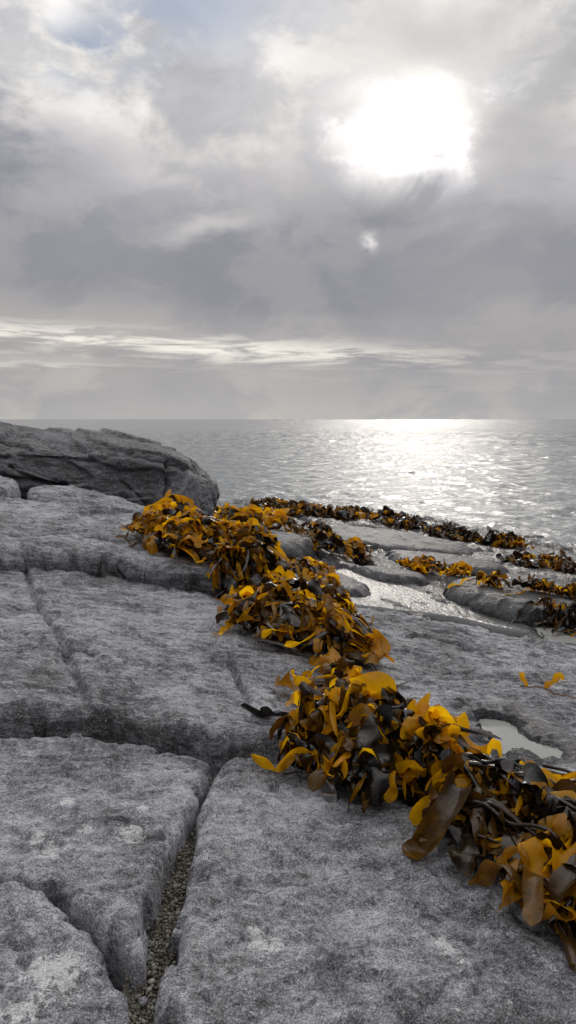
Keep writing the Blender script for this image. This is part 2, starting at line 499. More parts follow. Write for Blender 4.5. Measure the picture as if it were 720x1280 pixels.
slab('rock_block', 'broad smooth speckled block sloping under the big kelp tangles', 'rock',
     [(277, 950), (310, 947), (345, 949), (400, 965), (480, 985), (560, 1035), (640, 1090), (760, 1190), (1000, 1340), (900, 1600),
      (200, 1600), (193, 1290), (199, 1225), (215, 1150), (229, 1105), (243, 1070), (241, 1035), (260, 985)],
     lift=.02, er=.075, drop=.065, res=.0085, seed=23.0, mat=ROCK, wobble=.022)
slab('rock_slab', 'wide streaked grey slab carrying the long trail of kelp and a shallow pool', 'rock',
     [(-80, 894), (0, 898), (60, 894), (130, 898), (200, 914), (260, 930), (310, 931), (350, 932), (430, 962), (520, 995), (600, 1045), (700, 1115), (800, 1185),
      P_(3.6, 2.6), P_(4.6, 4.4), P_(3.9, 6.3), (730, 812), (690, 806), (650, 800), (590, 786), (520, 776), (450, 762), (400, 757), (340, 752), (280, 748), (200, 735), (120, 720),
      (60, 712), (0, 707), (-120, 700), P_(-5.0, 6.2), P_(-4.5, 3.6)],
     lift=DL, er=.07, drop=.11, res=.0125, under=.045, seed=31.0, mat=ROCK2, wobble=.025)
slab('rock_slab', 'long grey slab with a dark undercut, lying between the boulder and the wide slab', 'rock',
     [(-100, 702), (0, 700), (50, 705), (100, 706), (150, 712), (215, 722), (270, 730), (330, 736), (350, 715), (330, 680), (260, 655), (200, 650), (120, 646), (60, 636),
      (0, 627), (-120, 616)],
     lift=.27, er=.11, drop=.17, res=.015, under=.16, seed=44.0, mat=ROCK2, wobble=.04)
slab('rock_slab', 'small rounded tongue of rock tucked under the undercut slab', 'rock',
     [(140, 712), (180, 716), (240, 722), (290, 730), (285, 745), (235, 740), (190, 730), (150, 722)],
     lift=.10, er=.10, drop=.14, res=.012, seed=47.0, mat=ROCK2, wobble=.02)
slab('rock_slab', 'thin pale slab lying in the dark gap under the boulder', 'rock',
     [(28, 622), (60, 616), (120, 622), (170, 638), (205, 652), (150, 651), (90, 645), (40, 635)],
     lift=.30, er=.10, drop=.12, res=.02, under=.06, seed=52.0, mat=ROCK2, wobble=.03)
slab('rock_slab', 'small rounded slab end poking out from the gap under the boulder', 'rock',
     [(-60, 606), (0, 607), (22, 611), (28, 620), (10, 626), (-60, 622)],
     lift=.37, er=.10, drop=.16, res=.02, seed=55.0, mat=ROCK2, wobble=.02)
LG = 'low ledges of the wet rock shelf'
def ledge(label, outline, lift, er, seed, hump=.05, wet=.45, res=.02, drop=.2):
    return slab('rock_ledge', label, 'rock', outline, lift=lift, er=er, drop=drop, res=res, seed=seed, mat=ROCKW, wobble=.03, wet=wet, hump=hump, group=LG, wspec=1.2, under=.10, amp=.45)
ledge('dark whale-backed ledge with trailing weed, above the wet film and the flat pool',
      [(545, 732), (580, 724), (640, 729), (700, 745), (760, 765), (745, 795), (712, 782), (680, 774), (620, 762), (575, 748)], .16, .26, 61, .12, .6)
ledge('dark grey ledge between the two kelp tangles behind the long slab',
      [(318, 668), (345, 657), (390, 657), (420, 668), (415, 685), (380, 692), (340, 690)], .16, .22, 64, .08, .3)
ledge('low dark wet ledge bordering the bright film of water',
      [(400, 712), (440, 722), (475, 738), (460, 745), (420, 742), (395, 728)], .08, .16, 67, .03, .6)
ledge('narrow dark ledge below the small amber kelp patch',
      [(440, 706), (500, 712), (545, 722), (535, 730), (490, 726), (450, 716)], .10, .16, 71, .04, .6)
ledge('long flat ledge sloping towards the shoreline weed',
      [(400, 656), (460, 660), (540, 672), (600, 684), (590, 694), (520, 690), (450, 680), (400, 672)], .11, .35, 74, .05, .5, .028)
ledge('stepped ledge behind the small amber kelp patch',
      [(470, 688), (540, 692), (600, 700), (650, 712), (620, 716), (560, 712), (500, 704)], .10, .25, 77, .05, .7, .022)
ledge('outer dark ledge between the upper and lower weed strips',
      [(600, 722), (660, 722), (740, 735), (760, 748), (700, 742), (640, 732)], .13, .22, 81, .05, .7)

# ------------------------------------------------------------------ boulder (closed loft)
def boulder():
    # column px : silhouette row, ridge row, panel top row, panel bottom row
    ST = [(-420, 528, 555, 560, 590, 9.3), (-200, 524, 552, 558, 594, 9.25), (-60, 527, 556, 562, 598, 9.2), (0, 531, 562, 567, 604, 9.2), (50, 537, 562, 566, 614, 9.15),
          (100, 545, 564, 569, 626, 9.1), (150, 555, 569, 575, 636, 9.15), (190, 564, 575, 583, 645, 9.25), (222, 572, 583, 592, 648, 9.4), (240, 582, 595, 603, 648, 9.7),
          (252, 599, 606, 612, 646, 10.1), (259, 622, 626, 630, 644, 10.4)]
    loops = []
    for px, sil, rd, pt, pb, Y in ST:
        X = (px - 360) / F
        ext = 1.0 if px < 240 else (.7 if px < 255 else (.4 if px < 268 else .12))
        yb = Y + 1.9 * ext
        q = [(Y + .75, zat(pb, Y) - .35), (Y + .55, zat(pb, Y) - .05), (Y + .10, zat(pb, Y + .1)), (Y, zat(pb - (pb - pt) * .35, Y)), (Y + .10, zat(pt + 2, Y + .1)), (Y + .18, zat(pt - 1, Y + .18)),
             (Y + .26, zat(rd, Y + .26)), (Y + .45, zat(rd - (rd - sil) * .35, Y + .45)), (Y + 1.1 * ext, zat(sil + 1, Y + 1.1 * ext)), (yb, zat(sil, yb) - .06),
             (yb + .5 * ext, zat(sil, yb) - .45), (yb + .4 * ext, zat(pb, Y) - .35)]
        loops.append([(X * yy / 1.0 * 1.0, yy, zz) for yy, zz in q])
    L = np.array(loops)                                   # stations x 12 x 3
    def resample(Aq, nn, axis, closed):
        m_ = Aq.shape[axis]
        s = np.linspace(0, m_ if closed else m_ - 1, nn, endpoint=not closed)
        i = np.floor(s).astype(int); ff = s - i
        g = lambda k: np.take(Aq, (k % m_) if closed else np.clip(k, 0, m_ - 1), axis)
        sh = [1] * Aq.ndim; sh[axis] = nn; ff = ff.reshape(sh)
        p0, p1, p2, p3 = g(i - 1), g(i), g(i + 1), g(i + 2)
        cr = .5 * (2 * p1 + (p2 - p0) * ff + (2 * p0 - 5 * p1 + 4 * p2 - p3) * ff ** 2 + (3 * p1 - p0 - 3 * p2 + p3) * ff ** 3)
        lin = p1 + (p2 - p1) * ff
        return .65 * cr + .35 * lin
    L = resample(L, 340, 0, False); L = resample(L, 300, 1, True)
    V = L.reshape(-1, 3)
    faces = gridfaces(340, 300, True)
    du = np.gradient(L, axis=0); dv = np.roll(L, -1, 1) - np.roll(L, 1, 1)
    N = np.cross(du, dv).reshape(-1, 3); N /= np.linalg.norm(N, axis=1)[:, None] + 1e-9
    cen = L.mean(1, keepdims=True); sgn = np.sign((N.reshape(L.shape) * (L - cen)).sum()); N *= sgn
    x, y, z = V.T
    a = rad(-13)
    us = x * math.cos(a) + z * math.sin(a) * 1.0; vs = -x * math.sin(a) + z * math.cos(a)
    d = .05 * fbm(x * .9, y * .9, z * 1.5, 3) + 0.009 * ridged(us * 1.6, vs * 4.5, y * 1.6, 4) + .011 * fbm(us * 3, vs * 9, y * 3, 4, .6) + .008 * fbm(x * 14, y * 14, z * 14, 3)
    # blocky facets
    fv = 3.0 * (noise(us * .9, vs * 2.2, y) + .5); c = .14 * (np.floor(fv) + sstep(.86, 1.0, fv - np.floor(fv))) / 3.0
    d += c
    px, py = project(x, y, z)
    front = y < 10.4
    for line, w, dp in [([(0, 572), (40, 566), (75, 570), (110, 577), (150, 572), (190, 580), (240, 592), (256, 604)], 2.2, .03),
                        ([(-40, 596), (20, 598), (45, 602), (90, 610), (140, 628)], 3.0, .10), ([(8, 580), (22, 590), (60, 606), (120, 620)], 2.2, .07),
                        ([(205, 580), (212, 600), (200, 630), (215, 650)], 2.2, .07), ([(236, 580), (245, 600), (248, 640)], 2.2, .09),
                        ([(60, 556), (100, 560), (170, 572)], 2, .05), ([(20, 545), (60, 552), (90, 556)], 2, .05), ([(0, 553), (30, 562), (80, 566)], 2, .05),
                        ([(150, 600), (175, 620), (185, 640)], 1.6, .04)]:
        dd, ss, tt = linedist(chaikin(line, 2, False), px + 3 * noise(px * .08, py * .08), py + 3 * noise(px * .08, py * .08, 5))
        d -= np.where(front, dp * np.exp(-(dd / w) ** 2) * sstep(0, .08, tt) * sstep(1, .9, tt), 0)
    V = V + N * d[:, None]
    # end caps
    base = len(V)
    V = np.vstack([V, V[:300].mean(0), V[-300:].mean(0)])
    caps = [[base, (j + 1) % 300, j, j] for j in range(300)] + [[base + 1, 339 * 300 + j, 339 * 300 + (j + 1) % 300, 339 * 300 + (j + 1) % 300] for j in range(300)]
    tri = np.array(caps)
    faces = faces if sgn > 0 else faces[:, ::-1]
    me_f = [list(q) for q in faces] + [[q[0], q[1], q[2]] for q in caps]
    me = bpy.data.meshes.new('boulder'); cc = np.array([-2.6, 10.2, .3])
    me.from_pydata((V - cc).tolist(), [], me_f); me.materials.append(ROCKD)
    me.polygons.foreach_set('use_smooth', np.ones(len(me.polygons), bool))
    for an in ('patch', 'wet'):
        at = me.attributes.new(an, 'FLOAT', 'POINT')
    o = bpy.data.objects.new('boulder', me); link(o); o.location = cc
    tag(o, 'huge dark grey boulder with a cracked front face, highest rock against the sea', 'boulder')
    ROCKMESH.append((V[:base], faces))
# ------------------------------------------------------------------ probe: height of whatever rock is under a point
def make_bvh():
    vs, fs, off = [], [], 0
    for V, f in ROCKMESH:
        vs.append(V); fs.append(f + off); off += len(V)
    V = np.vstack(vs); f = np.vstack(fs)
    # keep it small: only what can lie under kelp
    return BVHTree.FromPolygons(V.tolist(), f.tolist())
BVH = make_bvh()
boulder()
def rock_z(x, y):
    h = BVH.ray_cast(Vector((x, y, 4)), Vector((0, 0, -1)))
    return h[0].z if h[0] is not None else float(G(np.array([x]), np.array([y]))[0])
def pix_on_rock(px, py):
    d = Vector(ray(px, py)).normalized()
    h = BVH.ray_cast(Vector((0, 0, CAMZ)), d)
    return h[0] if h[0] is not None else Vector((*hit(px, py), 0))

# ------------------------------------------------------------------ pools and films
def pool_obj(P3, grow=.06):
    poly, wz, dp = P3
    c = poly.mean(0); q = poly + (poly - c) / np.linalg.norm(poly - c, axis=1)[:, None] * grow
    me = bpy.data.meshes.new('tide_pool'); me.from_pydata([(x, y, wz) for x, y in q], [], [list(range(len(q)))]); me.materials.append(POOLW)
    o = bpy.data.objects.new('tide_pool', me); link(o); tag(o, kind='structure')
pool_obj(PA); pool_obj(PB, .10)

def film(outline, off, res=.03):
    poly = chaikin([hit(*p) for p in outline], 2)
    lo, hi = poly.min(0), poly.max(0)
    xs = np.arange(lo[0], hi[0], res); ys = np.arange(lo[1], hi[1], res)
    X, Y = np.meshgrid(xs, ys, indexing='ij'); x, y = X.ravel(), Y.ravel()
    s = sdf(poly, x, y)
    q = .87 * x + .50 * y
    z = G(x, y) + off + .02 * noise(x * .9, y * .9, 5) - .25 * sstep(.12, -.05, s)
    f = gridfaces(len(xs), len(ys)); keep = (s[f] > -.05).all(1)
    V, f, _ = compact(np.c_[x, y, z], f[keep][:, ::-1], {})
    if np.cross(V[f[0, 1]] - V[f[0, 0]], V[f[0, 2]] - V[f[0, 0]])[2] < 0: f = f[:, ::-1]
    tag(mesh_obj('seawater_film', V, f, FILMW), kind='structure')
film([(405, 706), (470, 712), (560, 735), (620, 762), (665, 780), (690, 800), (620, 790), (560, 772), (480, 766), (420, 760), (390, 735)], .028)
film([(340, 664), (360, 655), (440, 672), (470, 682), (400, 684)], .02)
film([(560, 690), (640, 692), (730, 705), (730, 722), (650, 716), (600, 704)], .025)

# ------------------------------------------------------------------ sea
def sea():
    r = [6.0]
    while r[-1] < 14: r.append(r[-1] * 1.01)
    while r[-1] < 60: r.append(r[-1] * 1.0030)
    while r[-1] < 260: r.append(r[-1] * 1.0045)
    while r[-1] < 30000: r.append(r[-1] * 1.12)
    r = np.array(r); a = np.concatenate([np.arange(-60, -26, 2), np.arange(-24, 24.01, .10), np.arange(26, 61, 2)])
    R_, A_ = np.meshgrid(r, np.radians(a), indexing='ij')
    x, y = (R_ * np.sin(A_)).ravel(), (R_ * np.cos(A_)).ravel()
    rr = np.random.RandomState(11); z = np.zeros_like(x); dist = np.hypot(x, y)
    for i in range(60):
        lam = .26 * (14 ** rr.rand()); th = rad(200) + rr.randn() * .75
        k = 2 * np.pi / lam; kx, ky = k * math.sin(th), k * math.cos(th)
        ph = kx * x + ky * y + rr.rand() * 6.28 + 1.5 * noise(x * .12, y * .12, i)
        amp = .0046 * lam ** .85
        fade = sstep(lam / .005, lam / .013, dist)
        s = np.sin(ph); z += amp * fade * (1 - np.abs(np.sin(ph / 2)) * 2 + .25 * s)
    z -= z[dist < 80].mean()
    lev = -1.22
    f = gridfaces(len(r), len(a)); V = np.c_[x, y, lev + z * sstep(260, 120, dist)]
    if np.cross(V[f[0, 1]] - V[f[0, 0]], V[f[0, 2]] - V[f[0, 0]])[2] < 0: f = f[:, ::-1]
    m, t, b = material('sea_water')
    pos = t.new('ShaderNodeNewGeometry').outputs['Position']
    ds = t.vm('LENGTH', pos, out='Value')
    b.inputs['IOR'].default_value = 1.333
    t.put(b.inputs['Base Color'], (.17, .185, .19, 1))
    t.put(b.inputs['Roughness'], t.maprange(t.m('LOGARITHM', ds, 10), 1.2, 2.6, .10, .11))
    mv = t.mapping(pos, (0, 0, rad(12)), (.55, 1, 1))
    n1 = t.noise(mv, 5.5, 5, .66, .4); n2 = t.noise(mv, 1.25, 5, .62, .3); n3 = t.noise(mv, .16, 5, .6)
    n4 = t.noise(mv, .02, 5, .6)
    nr = t.bump(n1, .06)
    nr = t.bump(n2, .18, 1, nr)
    nr = t.bump(n3, t.maprange(ds, 30, 160, 0, 1.9), 1, nr)
    nr = t.bump(n4, t.maprange(ds, 250, 1500, 0, 6), 1, nr)
    t.put(b.inputs['Normal'], nr)
    o = mesh_obj('sea', V, f, m, recenter=False); tag(o, kind='structure')
sea()

# ------------------------------------------------------------------ kelp
def kelp_material(name):
    m, t, b = material(name)
    pos = t.new('ShaderNodeNewGeometry').outputs['Position']
    tint = t.attr('tint')
    nz = t.noise(pos, 22, 4, .6)
    v = t.m('ADD', tint, t.m('MULTIPLY', t.m('SUBTRACT', nz, .5), .35), clamp=True)
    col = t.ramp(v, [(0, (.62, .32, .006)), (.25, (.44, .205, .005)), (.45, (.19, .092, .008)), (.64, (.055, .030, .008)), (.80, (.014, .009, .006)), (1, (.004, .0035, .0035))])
    tcol = t.ramp(v, [(0, (1.0, .56, .006)), (.30, (.74, .32, .005)), (.6, (.16, .06, .006)), (1, (.02, .010, .003))])
    t.put(b.inputs['Base Color'], col)
    t.put(b.inputs['Roughness'], t.maprange(t.noise(pos, 40, 3), .3, .7, .10, .24))
    b.inputs['Specular IOR Level'].default_value = .30; b.inputs['Coat Roughness'].default_value = .06
    wr = t.noise(t.mapping(pos, (0, 0, .4), (1, 1, 1)), 34, 4, .6)
    t.put(b.inputs['Normal'], t.bump(wr, .005, 1))
    tr = t.new('ShaderNodeBsdfTranslucent'); t.put(tr.inputs[0], tcol)
    mx = t.new('ShaderNodeMixShader'); t.put(mx.inputs[0], t.maprange(v, 0, 1, .66, .04, smooth=False))
    t.put(b.inputs['Coat Weight'], t.maprange(v, .3, .7, .05, .3))
    out = t.n['Material Output']
    t.l.new(b.outputs[0], mx.inputs[1]); t.l.new(tr.outputs[0], mx.inputs[2]); t.l.new(mx.outputs[0], out.inputs[0])
    return m
KELP = kelp_material('wet_kelp')

HS = .78
class Heap:
    def __init__(s, lobes):     # (px, py, radius m, height m)
        s.l = []
        for px, py, rr_, h in lobes:
            p = pix_on_rock(px, py); s.l.append((p.x, p.y, rr_ * .78, h * HS))
        s.cache = {}
    def h(s, x, y):
        v = 0.0
        for cx, cy, r_, h_ in s.l:
            d = ((x - cx) ** 2 + (y - cy) ** 2) / (r_ * r_)
            if d < 1: v = max(v, h_ * (1 - d) ** .8)
        return v
    def rz(s, x, y):
        k = (round(x / .02), round(y / .02))
        if k not in s.cache: s.cache[k] = rock_z(x, y)
        return s.cache[k]
    def top(s, x, y): return s.rz(x, y) + s.h(x, y)
    gate = None
    def pick(s, R):
        for _ in range(30):
            q = s.pick0(R)
            if s.gate is None or noise(np.array([q[0] * 1.7]), np.array([q[1] * 1.1]), s.gate)[0] > -.06: break
        return q
    def pick0(s, R):
        w = [l[2] ** 2 for l in s.l]
        c = R.choices(s.l, w)[0]
        a = R.uniform(0, 6.283); q = math.sqrt(R.random()) * c[2] * .92
        return c[0] + q * math.cos(a), c[1] + q * math.sin(a)

def blade(H, R, x, y, az, elev, L, Wd, tint, nseg=18, nc=7, ruf=.25, lift=0.0, stiff=.6, cup=.3, tip=.3, wander=.30):
    """one kelp blade: a tapered, ruffled strap that arches out of the heap and drapes over what lies below"""
    dl = L / nseg
    p = Vector((x, y, H.top(x, y) - .01 + lift))
    d = Vector((math.cos(az) * math.cos(elev), math.sin(az) * math.cos(elev), math.sin(elev)))
    C = [p.copy()]; T = []
    maxh = .035 + .55 * Wd + R.random() * .05
    und = R.uniform(.10, .42); unf = R.uniform(1.0, 2.4); up = R.random()
    curl = R.uniform(-1, 1) * wander; curl2 = R.uniform(-1, 1) * wander
    for i in range(nseg):
        t = i / nseg
        a = (curl * (1 - t) + curl2 * t) * dl / .05
        d.rotate(__import__('mathutils').Euler((0, 0, a)))
        d.z += und * math.sin(6.283 * (t * unf + up)) * dl / .05
        d.z -= dl / .05 * .20 * (.34 / max(L, .1)) ** .5 * (1.15 - stiff) * (1 + t * 1.5)
        d.normalize(); q = p + d * dl
        fl = H.rz(q.x, q.y) + H.h(q.x, q.y) * .92 + .006 + lift * .35
        if q.z > fl + maxh: q.z = max(p.z - .01, fl + maxh * .9) if p.z > fl + maxh else fl + maxh; d = (q - p).normalized()
        if q.z < fl:
            q.z = fl + R.uniform(0, .004); d = (q - p).normalized()
        p = q; C.append(p.copy())
    rows = []; tw0 = R.uniform(-.9, .9); tw1 = tw0 + R.uniform(-1.6, 1.6) * (.4 + wander)
    fq = R.uniform(1.4, 2.6) * (L / .3) ** .5; ph = [R.uniform(0, 6.28) for _ in range(4)]
    f2 = fq * R.uniform(1.6, 1.9); lob = R.uniform(.02, .15); lp = R.uniform(0, 6.28)
    split = R.random() < .25
    for i, c in enumerate(C):
        t = i / nseg
        tg = (C[min(i + 1, nseg)] - C[max(i - 1, 0)]).normalized()
        side = tg.cross(Vector((0, 0, 1)))
        if side.length < .05: side = Vector((math.sin(az), -math.cos(az), 0))
        side.normalize(); nrm = side.cross(tg).normalized()
        tw = tw0 + (tw1 - tw0) * t
        s2 = side * math.cos(tw) + nrm * math.sin(tw); n2 = nrm * math.cos(tw) - side * math.sin(tw)
        w = Wd * min(1, .10 + (t / .30) ** .9 if t < .30 else 1.1) * (1 + lob * math.sin(6.28 * t * 2.2 + lp))
        te = 1 - tip
        if t > te: w *= max(0, 1 - ((t - te) / tip) ** 2.8) ** .5 * .93 + .07
        row = []
        for j in range(nc):
            v = (j / (nc - 1)) * 2 - 1
            e = abs(v) ** 1.6
            k = 0 if v < 0 else 1
            rf = ruf * Wd * e * (math.sin(6.28 * fq * t + ph[k]) * .75 + math.sin(6.28 * f2 * t + ph[2 + k]) * .25) * min(1, t * 4) * min(1, .25 + (1 - t) * 4)
            cu = cup * w * (v * v - .35) * .5
            wv = w * .5 * v * (1 - .25 * abs(rf) / (Wd + 1e-6))
            q = c + s2 * wv + n2 * (rf + cu)
            g = H.rz(q.x, q.y) + .003
            if q.z < g: q.z = g
            row.append(q)
        rows.append(row)
    V = [tuple(q) for row in rows for q in row]
    f = gridfaces(nseg + 1, nc)
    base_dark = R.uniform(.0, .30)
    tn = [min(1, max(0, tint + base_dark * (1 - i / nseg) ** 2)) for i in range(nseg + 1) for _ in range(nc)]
    return np.array(V), f, np.array(tn)

def tube(pts_, r0, r1, tint, k=7):
    P_a = np.array([tuple(p) for p in pts_]); m_ = len(P_a)
    T = np.gradient(P_a, axis=0); T /= np.linalg.norm(T, axis=1)[:, None] + 1e-9
    Sd = np.cross(T, [0, 0, 1]); Sd /= np.linalg.norm(Sd, axis=1)[:, None] + 1e-9
    N = np.cross(Sd, T); rr = np.linspace(r0, r1, m_)[:, None, None]
    an = np.linspace(0, 2 * np.pi, k, endpoint=False)
    V = P_a[:, None, :] + rr * (np.cos(an)[None, :, None] * Sd[:, None, :] + np.sin(an)[None, :, None] * N[:, None, :])
    return V.reshape(-1, 3), gridfaces(m_, k, True), np.full(m_ * k, tint)

def merge(parts):
    vs, fs, ts, off = [], [], [], 0
    for V, f, t in parts:
        vs.append(V); fs.append(f + off); ts.append(t); off += len(V)
    return np.vstack(vs), np.vstack(fs), np.concatenate(ts)

def stipe_pts(H, R, x, y, az, L, n_=26, lift=.01, wander=.5):
    p = Vector((x, y, 0)); out = []; dl = L / n_; c = R.uniform(-1, 1) * wander
    for i in range(n_):
        if R.random() < .2: c = R.uniform(-1, 1) * wander
        az += c * dl / .15; p.x += math.cos(az) * dl; p.y += math.sin(az) * dl
        if H.l[0][3] > 0 and H.h(p.x, p.y) < .012 and i > 5: break
        out.append((p.x, p.y, H.top(p.x, p.y) + lift + .012 * math.sin(i * .7 + az)))
    for _ in range(2 if len(out) > 2 else 0):
        out = [out[0]] + [tuple((a_ + 2 * b_ + c_) / 4 for a_, b_, c_ in zip(out[i - 1], out[i], out[i + 1])) for i in range(1, len(out) - 1)] + [out[-1]]
    return out

def mound(H, seed, res, sink=.045, hs=.85):
    ls = H.l; sink = min(sink, .35 * max(l[3] for l in ls))
    lo = (min(l[0] - l[2] for l in ls), min(l[1] - l[2] for l in ls)); hi = (max(l[0] + l[2] for l in ls), max(l[1] + l[2] for l in ls))
    xs = np.arange(lo[0], hi[0], res); ys = np.arange(lo[1], hi[1], res)
    X, Y = np.meshgrid(xs, ys, indexing='ij'); x, y = X.ravel(), Y.ravel()
    h = np.array([H.h(a_, b_) for a_, b_ in zip(x, y)]); rz = np.array([H.rz(a_, b_) for a_, b_ in zip(x, y)])
    rg = .05 * ridged(x * 3.2 + 1.6 * y, y * 7.5, seed, 3) + .02 * fbm(x * 18, y * 18, seed, 3)
    z = rz + h * hs - sink + rg * np.clip(h / .08, 0, 1) * .6
    z = np.where(h > 0, z, rz - .05)
    f = gridfaces(len(xs), len(ys)); keep = (h[f] * hs > sink + .012).all(1)
    fk = f[keep]; lab = np.arange(len(x))
    if not len(fk): return None
    for _ in range(400):
        mn = lab[fk].min(1); old = lab.copy()
        for q_ in range(4): np.minimum.at(lab, fk[:, q_], mn)
        if (old == lab).all(): break
    big_ = np.bincount(lab[fk[:, 0]]).argmax(); keep[keep] = lab[fk[:, 0]] == big_
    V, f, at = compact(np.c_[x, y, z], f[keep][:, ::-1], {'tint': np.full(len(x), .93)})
    return V, f, at['tint']

# ---
def tangle(label, lobes, n_big, n_small, seed, W0=.11, L0=.34, tint_lo=.0, tint_hi=.55, dark_frac=.35, flow=None, group='kelp tangles thrown up on the rocks',
           stipes=14, parts=True, res=.03, sizes=None, el=(-.2, .75), stiff=(.35, .95)):
    R = random.Random(seed); H = Heap(lobes)
    if seed > 900: H.gate = seed * .37
    bx_, by_ = H.l[0][0], H.l[0][1]
    root = bpy.data.objects.new('kelp_tangle', None); root.empty_display_size = .1
    link(root); root.location = (bx_, by_, H.rz(bx_, by_)); tag(root, label, 'kelp', group)
    bpy.context.view_layer.update()
    def mk(name, M): return mesh_obj(name, M[0], M[1], KELP, root, attrs={'tint': M[2]})
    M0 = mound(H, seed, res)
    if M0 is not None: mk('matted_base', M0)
    def one(small):
        x, y = H.pick(R)
        hm = max(l[3] for l in H.l); dark = R.random() < (dark_frac + (.10 if small else -.04)) * (.60 + .85 * H.h(x, y) / hm)
        tint = R.uniform(.50, 1.0) if dark else tint_lo + (tint_hi - tint_lo) * R.random() ** 1.7
        cx = sum(l[0] for l in H.l) / len(H.l); cy = sum(l[1] for l in H.l) / len(H.l)
        az = R.uniform(0, 6.283)
        if flow is not None and R.random() < flow[1]: az = flow[0] + R.gauss(0, .45)
        sc = R.uniform(.6, 1.25) * (.70 if small else 1.0)
        Wd = W0 * .92 * sc * R.uniform(.6, 1.25); L = L0 * 1.12 * sc * R.uniform(.7, 1.4)
        if R.random() < .30: Wd *= .45; L *= 1.5
        for _ in range(4):
            if H.h(x + math.cos(az) * L * .62, y + math.sin(az) * L * .62) > 0: break
            az = R.uniform(0, 6.283)
        e = R.uniform(-.1, .35) if dark and R.random() < .6 else R.uniform(*el)
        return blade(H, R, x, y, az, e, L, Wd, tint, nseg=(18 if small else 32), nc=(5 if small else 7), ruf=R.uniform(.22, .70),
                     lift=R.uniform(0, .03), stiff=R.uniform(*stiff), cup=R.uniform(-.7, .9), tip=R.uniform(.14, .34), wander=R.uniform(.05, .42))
    big = [one(False) for _ in range(n_big)]
    if parts:
        for b_ in big: mk('blade', b_)
    small = [one(True) for _ in range(n_small)] + ([] if parts else big)
    if small:
        o = mk('small_blades' if parts else 'blades', merge(small)); o['kind'] = 'stuff'
    for i in range(stipes):
        x, y = H.pick(R); az = R.uniform(0, 6.28) if flow is None else flow[0] + R.gauss(0, .5) + R.choice((0, math.pi))
        q = stipe_pts(H, R, x, y, az, R.uniform(.4, 1.0) * L0 / .34, lift=R.uniform(.0, .03))
        mk('stipe', tube(q, R.uniform(.006, .012) * L0 / .34, .004, R.uniform(.55, 1)))
    return root, H, mk, R

# the two front tangles
root, H1, mk1, R1 = tangle('big dark and amber kelp tangle beside the shallow pool, broad glossy blades',
    [(470, 965, .36, .27), (402, 952, .26, .20), (535, 972, .26, .24), (440, 905, .22, .12), (580, 995, .18, .12)],
    99, 240, 101, W0=.102, L0=.28, dark_frac=.45, stipes=12)
root, H2, mk2, R2 = tangle('kelp tangle with long dark stipes, hanging towards the lower corner of the speckled block',
    [(580, 1040, .24, .20), (640, 1055, .30, .22), (700, 1100, .32, .22), (745, 1160, .32, .20), (630, 1015, .20, .12), (720, 1050, .26, .14), (800, 1130, .36, .2), (640, 1100, .20, .14), (690, 1150, .22, .16)],
    99, 220, 202, W0=.098, L0=.32, dark_frac=.42, flow=(rad(-48), .5), stipes=12)
# long dark stipes streaming down to the lower corner
for i in range(42):
    x0 = pix_on_rock(R2.uniform(520, 700), R2.uniform(960, 1060))
    q = stipe_pts(H2, R2, x0.x, x0.y, rad(-50) + R2.gauss(0, .16), R2.uniform(.7, 1.3), 34, R2.uniform(.03, .10), .18)
    mk2('stipe', tube(q, R2.uniform(.007, .012), .005, R2.uniform(.7, 1)))
# middle tangle
tangle('large bright amber kelp tangle in the middle of the trail, on the streaked slab',
    [(370, 800, .46, .30), (420, 815, .34, .26), (330, 785, .34, .20), (310, 768, .20, .12), (448, 832, .26, .14), (350, 765, .34, .24), (405, 780, .36, .26)],
    99, 300, 303, W0=.092, L0=.26, dark_frac=.38, flow=(rad(-60), .3), stipes=10)
tangle('dark-centred kelp tangle with an amber rim, between the middle and the upper tangle',
    [(340, 735, .46, .32), (380, 735, .40, .30), (300, 745, .30, .16), (320, 720, .34, .26), (400, 750, .34, .22), (282, 742, .22, .08)],
    99, 280, 404, W0=.092, L0=.26, dark_frac=.42, stipes=10)
tangle('amber kelp tangle at the foot of the boulder, upper end of the trail',
    [(245, 690, .48, .30), (205, 682, .36, .24), (285, 692, .44, .26), (320, 698, .32, .18), (185, 672, .22, .10), (225, 668, .36, .30)],
    99, 260, 505, W0=.095, L0=.28, dark_frac=.30, stipes=8)
tangle('amber kelp tangle between the boulder end and the open sea',
    [(300, 655, .60, .30), (335, 655, .45, .26), (350, 662, .35, .16), (280, 650, .4, .22)],
    60, 100, 606, W0=.12, L0=.32, dark_frac=.30, stipes=4, res=.05)
tangle('brownish kelp tangle sagging over the ledge beyond the trail',
    [(415, 692, .45, .26), (440, 698, .38, .16), (405, 690, .35, .2)],
    60, 90, 707, W0=.10, L0=.3, dark_frac=.62, stipes=6, res=.05)
tangle('small bridge of kelp joining the middle tangle to the big front one',
    [(430, 864, .13, .06), (418, 856, .12, .05), (445, 876, .14, .07)],
    26, 20, 808, W0=.085, L0=.26, dark_frac=.4, stipes=5)
DG = 'far kelp tangles on the wet shelf'
def far_t(label, lobes, nb, seed, W=.16, L=.4, dark=.4, **kw):
    W *= .80; L *= .66; dark = min(.9, dark * 1.1 + .05); lobes = [(a, b, c * .85, d * .34) for a, b, c, d in lobes]; nb = int(nb * 1.0)
    tangle(label, lobes, nb, 0, seed, W0=W, L0=L, dark_frac=dark, group=DG, tint_hi=.65, stipes=0, parts=False, res=.07, **kw)
far_t('small bright amber kelp tangle on the wet shelf beside the film of water', [(520, 712, .25, .10), (545, 717, .35, .14), (575, 721, .30, .12), (500, 708, .15, .06)], 80, 901, .12, .30, .25)
